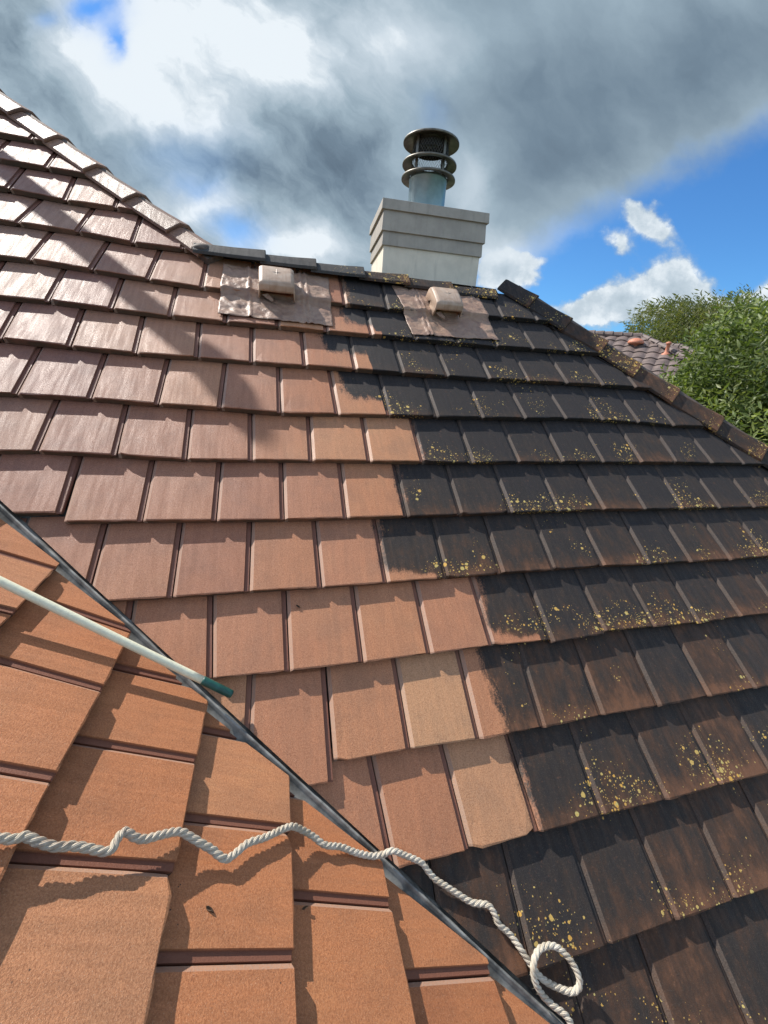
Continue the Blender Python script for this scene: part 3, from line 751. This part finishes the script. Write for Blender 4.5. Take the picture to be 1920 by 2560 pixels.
# ------------------------------------------------------------------ swept tubes
def resample(P, step):
    n = len(P); out = []
    for i in range(n - 1):
        p0 = P[max(0, i - 1)]; p1 = P[i]; p2 = P[i + 1]; p3 = P[min(n - 1, i + 2)]
        m = max(1, int((p2 - p1).length / step))
        for k in range(m):
            t = k / m
            out.append(.5 * ((2 * p1) + (p2 - p0) * t + (2 * p0 - 5 * p1 + 4 * p2 - p3) * t * t + (3 * p1 - p0 - 3 * p2 + p3) * t ** 3))
    out.append(P[-1]); return out
def frames(P):
    Tn = [(P[min(i + 1, len(P) - 1)] - P[max(0, i - 1)]).normalized() for i in range(len(P))]
    u = Tn[0].orthogonal().normalized(); R = []
    for t in Tn:
        u = (u - t * u.dot(t)).normalized(); R.append((u.copy(), t.cross(u)))
    return R
def tube(bm, P, rad, n=10):
    R = frames(P); prev = None; rf = rad if callable(rad) else (lambda i: rad)
    first = last = None
    for i, p in enumerate(P):
        u, v = R[i]; r = rf(i)
        ring = [bm.verts.new(p + u * (r * math.cos(2 * math.pi * k / n)) + v * (r * math.sin(2 * math.pi * k / n))) for k in range(n)]
        if prev:
            for k in range(n): bm.faces.new((prev[k], prev[(k + 1) % n], ring[(k + 1) % n], ring[k]))
        else: first = ring
        prev = ring
    bm.faces.new(first); bm.faces.new(prev[::-1])

# ------------------------------------------------------------------ rope
M_ROPE = (lambda: None)()
def rope_mat():
    m, t, b = newmat('worn_rope')
    tc = t.new('ShaderNodeTexCoord').outputs['Object']
    n = t.noise(tc, 18, 5, .7); sc = attr(t, 'fib')
    sep = t.new('ShaderNodeSeparateXYZ'); t.put(sep.inputs[0], tc)
    c = t.ramp(n, [(.25, (.34, .27, .18)), (.5, (.56, .50, .40)), (.8, (.72, .67, .57))])
    soil = t.m('MULTIPLY', t.sstep(n, .42, .62), t.sstep(sep.outputs[0], -.35, -1.3, 0, .8))
    c = t.mix(soil, c, (.20, .11, .06, 1))
    t.l.new(c, b.inputs['Base Color']); b.inputs['Roughness'].default_value = .8
    bn = t.new('ShaderNodeBump'); bn.inputs['Strength'].default_value = .6; bn.inputs['Distance'].default_value = .0012
    w = t.m('SINE', t.m('MULTIPLY', sc, 1.0)); t.l.new(t.m('ADD', w, t.noise(tc, 500, 3)), bn.inputs['Height']); t.l.new(bn.outputs[0], b.inputs['Normal'])
    return m
M_ROPE = rope_mat()
K = 1.1573
RP = [(-120, 1815, .03), (-40, 2093, .03), (0, 2096, .03), (34, 2098, .03), (63, 2091, .032), (96, 2105, .030), (140, 2117, .028), (178, 2115, .026), (217, 2120, .026), (258, 2129, .028), (280, 2123, .034), (294, 2096, .044), (313, 2079, .046),
      (337, 2093, .038), (362, 2098, .034), (400, 2088, .036), (448, 2079, .036), (477, 2093, .026), (506, 2110, .020), (530, 2124, .012), (550, 2141, .008), (567, 2147, .004), (588, 2134, .008), (620, 2108, .016), (664, 2093, .024),
      (692, 2080, .028), (728, 2066, .028), (754, 2074, .014), (783, 2091, .002), (812, 2112, -.002), (851, 2117, .0), (889, 2131, .004), (928, 2140, .012)]
RP = RP[1:]
R1P = [(957, 2136, .018), (981, 2127, .020), (1010, 2137, .012), (1053, 2156, .004), (1068, 2175, .0), (1087, 2197, -.004), (1111, 2213, -.006), (1145, 2235, -.008), (1180, 2256, -.008), (1218, 2262, -.002), (1236, 2284, .002), (1247, 2310, .0)]
C8 = [(112, 1742, .008), (170, 1820, .020), (215, 1890, .020), (245, 1935, .022), (295, 1985, .024), (360, 2020, .022), (425, 2044, .030), (468, 2030, .040), (478, 1985, .046), (455, 1920, .046), (412, 1858, .044), (365, 1815, .042),
      (318, 1803, .042), (270, 1822, .046), (245, 1865, .052), (236, 1920, .054), (240, 1965, .046), (256, 2015, .034), (292, 2070, .022), (345, 2120, .024), (398, 2160, .030), (432, 2210, .032), (455, 2270, .034), (480, 2400, .036), (500, 2560, .036)]
P = [w_on(B2, O2, x, y, z * .55) for x, y, z in RP] + [w_on(B1, O1, x, y, z + .004) for x, y, z in R1P] + [w_on(B1, O1, 1220 + x / 2.087, 1500 + y / 2.087, z * .8 - .004) for x, y, z in C8]
P = resample(P, .004)
arc = [0.0]
for a, b in zip(P, P[1:]): arc.append(arc[-1] + (b - a).length)
RR = .0098; Rf = frames(P); V = []; Fc = []; fib = []; NS = 12
for st in range(3):
    base = len(V); ph0 = st * 2 * math.pi / 3; cl = []
    for i, p in enumerate(P):
        ph = ph0 - (arc[i] + .012 * noise.noise(Vector((arc[i] * 6, 1, 0)))) / .054 * 2 * math.pi; u, v = Rf[i]
        cl.append(p + (u * math.cos(ph) + v * math.sin(ph)) * (RR * .50))
    fr = frames(cl)
    for i, p in enumerate(cl):
        u, v = fr[i]
        for k in range(NS):
            th_ = 2 * math.pi * k / NS
            V.append(p + (u * math.cos(th_) + v * math.sin(th_)) * (RR * (.57 + .07 * noise.noise(Vector((arc[i] * 45, st * 7, k * .7)))))); fib.append(k / NS * 60 + arc[i] * 400)
    for i in range(len(cl) - 1):
        for k in range(NS):
            Fc.append([base + i * NS + k, base + i * NS + (k + 1) % NS, base + (i + 1) * NS + (k + 1) % NS, base + (i + 1) * NS + k])
rope = link('rope', mesh('rope', V, Fc, {'fib': fib}), M_ROPE, None, smooth=True)
bm = bmesh.new(); rf_ = random.Random(8)
for _ in range(900):
    i = rf_.randrange(2, len(P) - 2); u, v = Rf[i]; th_ = rf_.uniform(0, 6.28); d = (u * math.cos(th_) + v * math.sin(th_)); q = P[i] + d * RR * 1.0
    t_ = (P[i + 1] - P[i]).normalized() * rf_.choice((-1, 1)); L_ = rf_.uniform(.003, .010)
    e = (d + t_ * rf_.uniform(.3, 1.6)).normalized() * L_; w_ = d.cross(t_).normalized() * .0003
    a_ = [bm.verts.new(q - w_), bm.verts.new(q + w_), bm.verts.new(q + e + Vector((0, 0, -L_ * .2)))]; bm.faces.new(a_)
link('loose_fibres', bm_mesh('loose_fibres', bm), M_ROPE, rope)
tag(rope, 'twisted off-white safety rope lying across the roof and valley, ending in a loose loop', 'rope')

# ------------------------------------------------------------------ pole
M_POLE = simple('cream_painted_pole', (.76, .74, .55), .5, 0, 60, .06, .5, 220)
M_GRIP = simple('green_grip', (.012, .075, .060), .42, 0, 30, .3, .2, 160)
Pa = w_on(B2, O2, 0, 1453, .050); Pb = w_on(B1, O1, 581, 1737, .012)
ax = (Pb - Pa); L = ax.length; axn = ax / L
def frac_at(px):
    best = min(range(201), key=lambda i: abs(proj_x(Pa + ax * (i / 200)) - px)); return best / 200
def proj_x(p):
    c = C2W.transposed() @ (p - CAM); return FPX * c.x / c.z + 960
fg = frac_at(507)
pole = thing('wash_pole', tuple(Pb), 'cream painted pole with a dark green end lying across the valley gutter', 'pole')
bm = bmesh.new(); PR = .0142
pts = [Pa - ax * .9 + ax * (1.9 if False else 0) + axn * ((L * (fg + .9)) * i / 30) for i in range(31)]
tube(bm, pts, lambda i: PR * (1 + .02 * noise.noise(Vector((i * .7, 0, 0)))), 20)
link('pole_shaft', bm_mesh('pole_shaft', bm), M_POLE, pole, smooth=True)
bm = bmesh.new()
g0 = Pa + ax * (fg - .002); prs = [(0, .0150), (.006, .0155), (L * (1 - fg) * .5, .0150), (L * (1 - fg) * .9, .0148), (L * (1 - fg) - .004, .0144), (L * (1 - fg), .0120)]
tube(bm, [g0 + axn * d for d, r in prs], lambda i: prs[i][1], 20)
link('end_cap', bm_mesh('end_cap', bm), M_GRIP, pole, smooth=True)

# ------------------------------------------------------------------ dry leaves on the tiles
M_LEAF = simple('dry_leaf', (.075, .045, .025), .7)
def dry_leaf(Bm, O, x, y, ang, ln, lab):
    p = on(Bm, O, x, y, -.029 if O is O2 else -.028); bm = bmesh.new(); a = math.radians(ang)
    ex, ey = Vector((math.cos(a), math.sin(a), 0)), Vector((-math.sin(a), math.cos(a), 0))
    up_ = [bm.verts.new(ex * (ln * (t - .5)) + ey * (ln * .16 * math.sin(math.pi * t) ** .8) + Vector((0, 0, .008 + .004 * math.sin(6 * t)))) for t in (0, .2, .4, .6, .8, 1)]
    mid = [bm.verts.new(ex * (ln * (t - .5)) + Vector((0, 0, .003))) for t in (.2, .4, .6, .8)]
    dn = [bm.verts.new(ex * (ln * (t - .5)) - ey * (ln * .15 * math.sin(math.pi * t)) + Vector((0, 0, .009))) for t in (.2, .4, .6, .8)]
    M_ = up_[:1] + mid + up_[-1:]; D_ = up_[:1] + dn + up_[-1:]
    for A_ in (up_, D_):
        for i in range(5):
            q = []
            for v in (A_[i], A_[i + 1], M_[i + 1], M_[i]):
                if v not in q: q.append(v)
            if len(q) > 2:
                try: bm.faces.new(q)
                except ValueError: pass
    o = link('dry_leaf', bm_mesh('dry_leaf', bm), M_LEAF, None, frame(Bm, O) @ Matrix.Translation(p))
    s_ = o.modifiers.new('t', 'SOLIDIFY'); s_.thickness = .0012
    return tag(o, lab, 'leaf', 'dry leaves on the roof')
dry_leaf(B1, O1, 1116, 1560, -60, .026, 'small dark dry leaf on the pale tan tile beside the blackened tiles')
dry_leaf(B1, O1, 745, 1517, -35, .026, 'small curled dry leaf in the shaded top of a brown tile at mid roof')
dry_leaf(B2, O2, 759, 2273, 110, .024, 'dark dry leaf on the near orange slope right of the rope')
dry_leaf(B2, O2, 521, 2278, 60, .026, 'dry leaf curled on the near tan tile below the rope')

# ------------------------------------------------------------------ ground
bm = bmesh.new(); bmesh.ops.create_grid(bm, x_segments=40, y_segments=40, size=700, matrix=Matrix.Translation((0, 0, -6.2)))
for v in bm.verts: v.co.z += .3 * noise.noise(v.co * .02)
M_GR = simple('grass', (.055, .085, .03), .95, 0, 1.5, .4)
tag(link('ground', bm_mesh('ground', bm), M_GR), kind='structure')

# ------------------------------------------------------------------ neighbour house
M_NT = None
def nt_mat():
    m, t, b = newmat('grey_brown_roll_tile')
    tc = t.new('ShaderNodeTexCoord').outputs['Object']
    n = t.noise(tc, 5, 5, .7); c = t.ramp(n, [(.3, (.085, .066, .058)), (.5, (.15, .11, .097)), (.7, (.21, .16, .14))])
    vv_ = t.new('ShaderNodeTexVoronoi'); t.put(vv_.inputs['Vector'], t.vm('MULTIPLY', tc, (3.1, 2.9, 0))); vv_.inputs['Scale'].default_value = 1
    sp_ = t.new('ShaderNodeSeparateColor'); t.l.new(vv_.outputs['Color'], sp_.inputs[0]); c = t.mix(t.m('MULTIPLY', sp_.outputs[0], .35), c, (.08, .06, .055, 1))
    t.l.new(c, b.inputs['Base Color']); b.inputs['Roughness'].default_value = .6; return m
M_NT = nt_mat()
nd = Vector((.68, .733, 0)).normalized()
def far(x, y, dist):
    d = ray(x, y); d = d / math.hypot(d.x, d.y); return CAM + d * dist
nr0 = far(1400, 830, 15.0); nr1 = far(1604, 843, 14.6)
rid = (nr1 - nr0); rid.z = 0; rid.normalize()
dwn = Vector((-nd.x, -nd.y, 0)); dwn = (dwn - rid * dwn.dot(rid)).normalized()
nh = thing('neighbour_house', (nr1.x, nr1.y, -6.0), 'neighbouring house with grey-brown wavy tiled roof beyond the right hip', 'house')
PN = math.radians(29)
def wavy(name, origin, dwn, pitch, edges, parent):
    """roll tiles: edges(y) -> (xmin, xmax) at distance y down the slope"""
    dn = dwn * math.cos(pitch) - Vector((0, 0, math.sin(pitch))); upv = -dn
    x = upv.cross(Vector((0, 0, 1))).normalized(); z = x.cross(upv)
    M = Matrix((x, upv, z)).transposed().to_4x4(); M.translation = origin
    V = []; Fc = []; g = .335; st = .0375
    n = int(edges['len'] / g)
    for r in range(n):
        y0, y1 = -(r + 1) * g, -r * g + .03
        xa, xb = edges['f'](-(y0 + y1) / 2)
        m = int((xb - xa) / st)
        if m < 1: continue
        o = len(V)
        for k in range(m + 1):
            xx = xa + (xb - xa) * k / m; w = .045 * abs(math.sin(math.pi * xx / .30 * 1.0)) ** 0.8
            V += [(xx, y0, w - .030), (xx, y0, w + .030), (xx, y1, w)]
        for k in range(m):
            a = o + k * 3; Fc += [[a, a + 3, a + 4, a + 1], [a + 1, a + 4, a + 5, a + 2]]
    return link(name, mesh(name, V, Fc), M_NT, parent, M), M
Lr = (nr1 - nr0).length
sl, NM = wavy('roof_slope', nr1, dwn, PN, {'len': 6.2, 'f': lambda y: (-Lr - 2, y * .98)} , nh)
# orientation check: local x must run along the ridge away from nr0
if (NM.to_3x3() @ Vector((1, 0, 0))).dot(rid) < 0:
    bpy.data.objects.remove(sl); sl, NM = wavy('roof_slope', nr1, dwn, PN, {'len': 6.2, 'f': lambda y: (-y * .98, Lr + 2)}, nh)
XR = (NM.to_3x3() @ Vector((1, 0, 0))).dot(rid)
hipdir = (NM.to_3x3() @ Vector((.98 * (1 if XR > 0 else -1), -1, 0))).normalized()
sl2, NM2 = wavy('roof_slope', nr1 - Vector((0, 0, .01)), rid, PN, {'len': 6.2, 'f': lambda y: (-y * .98, y * .98)}, nh)
def cap_run(a, b, n, name='ridge_tile'):
    for i in range(n):
        p, q = a.lerp(b, i / n), a.lerp(b, (i + 1.1) / n); bm = bmesh.new()
        tube(bm, [q, q.lerp(p, .9), p], lambda k: (.075, .095, .10)[k], 10)
        link(name, bm_mesh(name, bm), M_NT, nh)
cap_run(nr1 + Vector((0, 0, .02)), nr0 + Vector((0, 0, .02)), 9)
cap_run(nr1 + hipdir * 4.2 + Vector((0, 0, .02)), nr1 + Vector((0, 0, .02)), 12, 'hip_tile')
# its further wing
w0 = far(1655, 866, 15.6); w1 = far(1700, 869, 15.3)
sl3, NM3 = wavy('roof_slope', w1, dwn, PN, {'len': 3.2, 'f': (lambda y: (-1.6, y * .98)) if XR > 0 else (lambda y: (-y * .98, 1.6))}, nh)
wavy('roof_slope', w1 - Vector((0, 0, .01)), rid, PN, {'len': 3.2, 'f': lambda y: (-y * .98, y * .98)}, nh)
cap_run(w1 + Vector((0, 0, .02)), w0 + Vector((0, 0, .02)), 3)
cap_run(w1 + (NM3.to_3x3() @ Vector((.98 * (1 if XR > 0 else -1), -1, 0))).normalized() * 3 + Vector((0, 0, .02)), w1 + Vector((0, 0, .02)), 8, 'hip_tile')
M_TC = simple('terracotta', (.50, .19, .11), .6, 0, 10, .12)
def on_nb(x, y, z):
    n = Vector(NM.to_3x3().col[2]); d = ray(x, y); o = NM.translation + n * z
    return CAM + d * (n.dot(o - CAM) / n.dot(d))
pv = on_nb(1588, 862, .05); bm = bmesh.new(); lathe(bm, [(.05, -.08), (.07, .0), (.15, .02), (.20, .035), (.205, .06), (.18, .11), (.12, .15), (.05, .17), (.001, .172)], 28)
dv = link('roof_vent', bm_mesh('roof_vent', bm), M_TC, nh, Matrix.Translation(pv), smooth=True); dv['label'] = 'terracotta mushroom vent on the neighbouring roof'
pv = on_nb(1664, 888, .0); bm = bmesh.new(); lathe(bm, [(.12, -.02), (.11, .02), (.06, .06), (.045, .08), (.045, .26), (.065, .27), (.065, .31), (.02, .33)], 20)
link('vent_pipe', bm_mesh('vent_pipe', bm), M_TC, nh, Matrix.Translation(pv), smooth=True)
bm = bmesh.new(); cen = nr0.lerp(nr1, .3); add_box(bm, (cen.x, cen.y, -4.7), (7.5, 9, 3.0), Matrix.Rotation(math.atan2(rid.y, rid.x), 3, 'Z')); link('wall', bm_mesh('wall', bm), M_STUC, nh)

# ------------------------------------------------------------------ trees
def leaf_mat(name, a, b_, c_):
    m, t, b = newmat(name)
    tc = t.new('ShaderNodeTexCoord').outputs['Object']; lr = attr(t, 'lr')
    c = t.ramp(lr, [(0, a), (.55, b_), (1, c_)]); c = t.mix(t.sstep(t.noise(tc, 1.6, 3), .35, .65, 0, .5), c, rgb(*[v * .6 for v in a]))
    t.l.new(c, b.inputs['Base Color']); b.inputs['Roughness'].default_value = .5
    b.inputs['Specular IOR Level'].default_value = .4
    tr_ = t.new('ShaderNodeBsdfTranslucent'); t.l.new(t.mix(1.0, c, (1.6, 1.7, .7, 1), 'MULTIPLY'), tr_.inputs[0])
    mx = t.new('ShaderNodeMixShader'); mx.inputs[0].default_value = .35
    t.l.new(b.outputs[0], mx.inputs[1]); t.l.new(tr_.outputs[0], mx.inputs[2]); t.l.new(mx.outputs[0], t.n['Material Output'].inputs[0])
    return m
M_LA = leaf_mat('laurel_leaf', (.065, .10, .030), (.17, .225, .070), (.33, .36, .15))
M_LB = leaf_mat('olive_leaf', (.08, .105, .032), (.15, .17, .055), (.24, .22, .09))
M_BARK = simple('bark', (.10, .075, .05), .9, 0, 20, .3)
def make_tree(name, base, blobs, nclump, nleaf, ll, mat, lab, seed, clr=.16, shoots=(), wid=.32):
    r = random.Random(seed); tr = thing(name, base, lab, 'tree')
    bm = bmesh.new(); b0 = Vector(base); c0 = Vector(blobs[0][0])
    tube(bm, resample([b0, b0.lerp(c0, .35) + Vector((.1, .05, 0)), b0.lerp(c0, .9)], .4), lambda i: max(.05, .16 - .012 * i), 10)
    for c, rad in blobs:
        c = Vector(c); s = b0.lerp(c0, .55)
        tube(bm, resample([s, s.lerp(c, .5) + Vector((0, 0, -.1)), c], .3), lambda i: max(.015, .07 - .006 * i), 7)
    link('trunk', bm_mesh('trunk', bm), M_BARK, tr, smooth=True)
    V, Fc, lr = [], [], []
    def leaf(p, d, s, tint):
        d = d.normalized(); sd = d.cross(Vector((r.uniform(-1, 1), r.uniform(-1, 1), r.uniform(-.2, 1)))).normalized()
        nr = d.cross(sd); w = s * wid; o = len(V)
        V.extend([p, p + d * s * .45 + sd * w * .5 - nr * w * .14, p + d * s * .5 + nr * .0, p + d * s * .45 - sd * w * .5 - nr * w * .14, p + d * s + nr * (-w * .2)])
        Fc.extend([[o, o + 1, o + 2], [o, o + 2, o + 3], [o + 1, o + 4, o + 2], [o + 2, o + 4, o + 3]]); lr.extend([tint] * 5)
    tot = sum(rad[0] * rad[1] for _, rad in blobs)
    for c, rad in blobs:
        c = Vector(c); k = int(nclump * rad[0] * rad[1] / tot)
        for _ in range(k):
            v = Vector((r.gauss(0, 1), r.gauss(0, 1), r.gauss(0, 1))).normalized()
            rr_ = r.uniform(.55, 1.0) ** .6
            q = c + Vector((v.x * rad[0], v.y * rad[0], v.z * rad[1])) * rr_
            q += v * (.30 * clr / .16) * noise.noise(q * 1.6)
            tw_dir = (v + Vector((0, 0, .7)) + Vector((r.uniform(-.6, .6), r.uniform(-.6, .6), r.uniform(-.3, .4)))).normalized()
            tint = min(1, max(0, r.gauss(.45, .2)))
            for j in range(nleaf):
                pp = q + tw_dir * (clr * j / nleaf * 1.6)
                a = j * 2.4; side_ = tw_dir.orthogonal().normalized(); side_ = Matrix.Rotation(a, 3, tw_dir) @ side_
                leaf(pp, tw_dir * .55 + side_ + Vector((0, 0, .15)), ll * r.uniform(.7, 1.15), min(1, max(0, tint + r.uniform(-.2, .25))))
    for p, h in shoots:
        p = Vector(p); d = Vector((r.uniform(-.12, .12), r.uniform(-.12, .12), 1)).normalized()
        nL = int(h / .028)
        for j in range(nL):
            pp = p + d * (h * j / nL); a = j * 2.4; sd = Matrix.Rotation(a, 3, d) @ d.orthogonal().normalized()
            leaf(pp, d * .8 + sd, ll * (1.05 - .45 * j / nL), min(1, .2 + r.uniform(-.15, .3)))
    link('crown', mesh('crown', V, Fc, {'lr': lr}), mat, tr)
    return tr
def rp(x, y, dist): return tuple(far(x, y, dist))
# near laurel, right edge
lb = [(rp(1900, 1010, 6.6), (1.0, .8)), (rp(1840, 950, 7.2), (.60, .46)), (rp(1890, 915, 7.0), (.66, .46)), (rp(1935, 890, 6.6), (.6, .45)), (rp(1790, 1010, 7.0), (.5, .45)), (rp(1755, 985, 7.6), (.33, .22)), (rp(1860, 1120, 6.2), (.9, .7)),
      (rp(1700, 1010, 7.0), (.3, .35)), (rp(2010, 930, 6.2), (.9, .7)), (rp(1960, 1150, 6.0), (1.2, 1.0)), (rp(2080, 1000, 6.2), (1.1, 1.1)), (rp(1640, 965, 7.4), (.12, .12)), (rp(1780, 1130, 6.4), (.7, .6))]
bx = rp(1980, 1300, 6.6)
sh = [(rp(1868, 815, 6.8), .34), (rp(1905, 805, 6.6), .36), (rp(1925, 790, 6.6), .40), (rp(1890, 820, 6.6), .22), (rp(1848, 835, 6.8), .18), (rp(1810, 860, 7), .14), (rp(1780, 880, 7), .12), (rp(1830, 840, 7), .2), (rp(1750, 930, 7.4), .12)]
make_tree('laurel_tree', (bx[0], bx[1], -6.1), lb, 5600, 9, .090, M_LA, 'leafy green laurel beside the right hip of the roof, nearest of the trees', 4, .15, sh)
ob = [(rp(1690, 850, 19), (1.55, .95)), (rp(1760, 845, 18.5), (1.5, 1.0)), (rp(1640, 835, 19.5), (.75, .75)), (rp(1830, 860, 18), (1.4, 1.0)), (rp(1730, 900, 18), (1.6, 1.2))]
bo = rp(1730, 900, 18.6)
make_tree('bushy_tree', (bo[0], bo[1], -6.1), ob, 4200, 7, .17, M_LB, 'olive green bushy tree standing behind the neighbouring roof', 9, .30, (), .22)
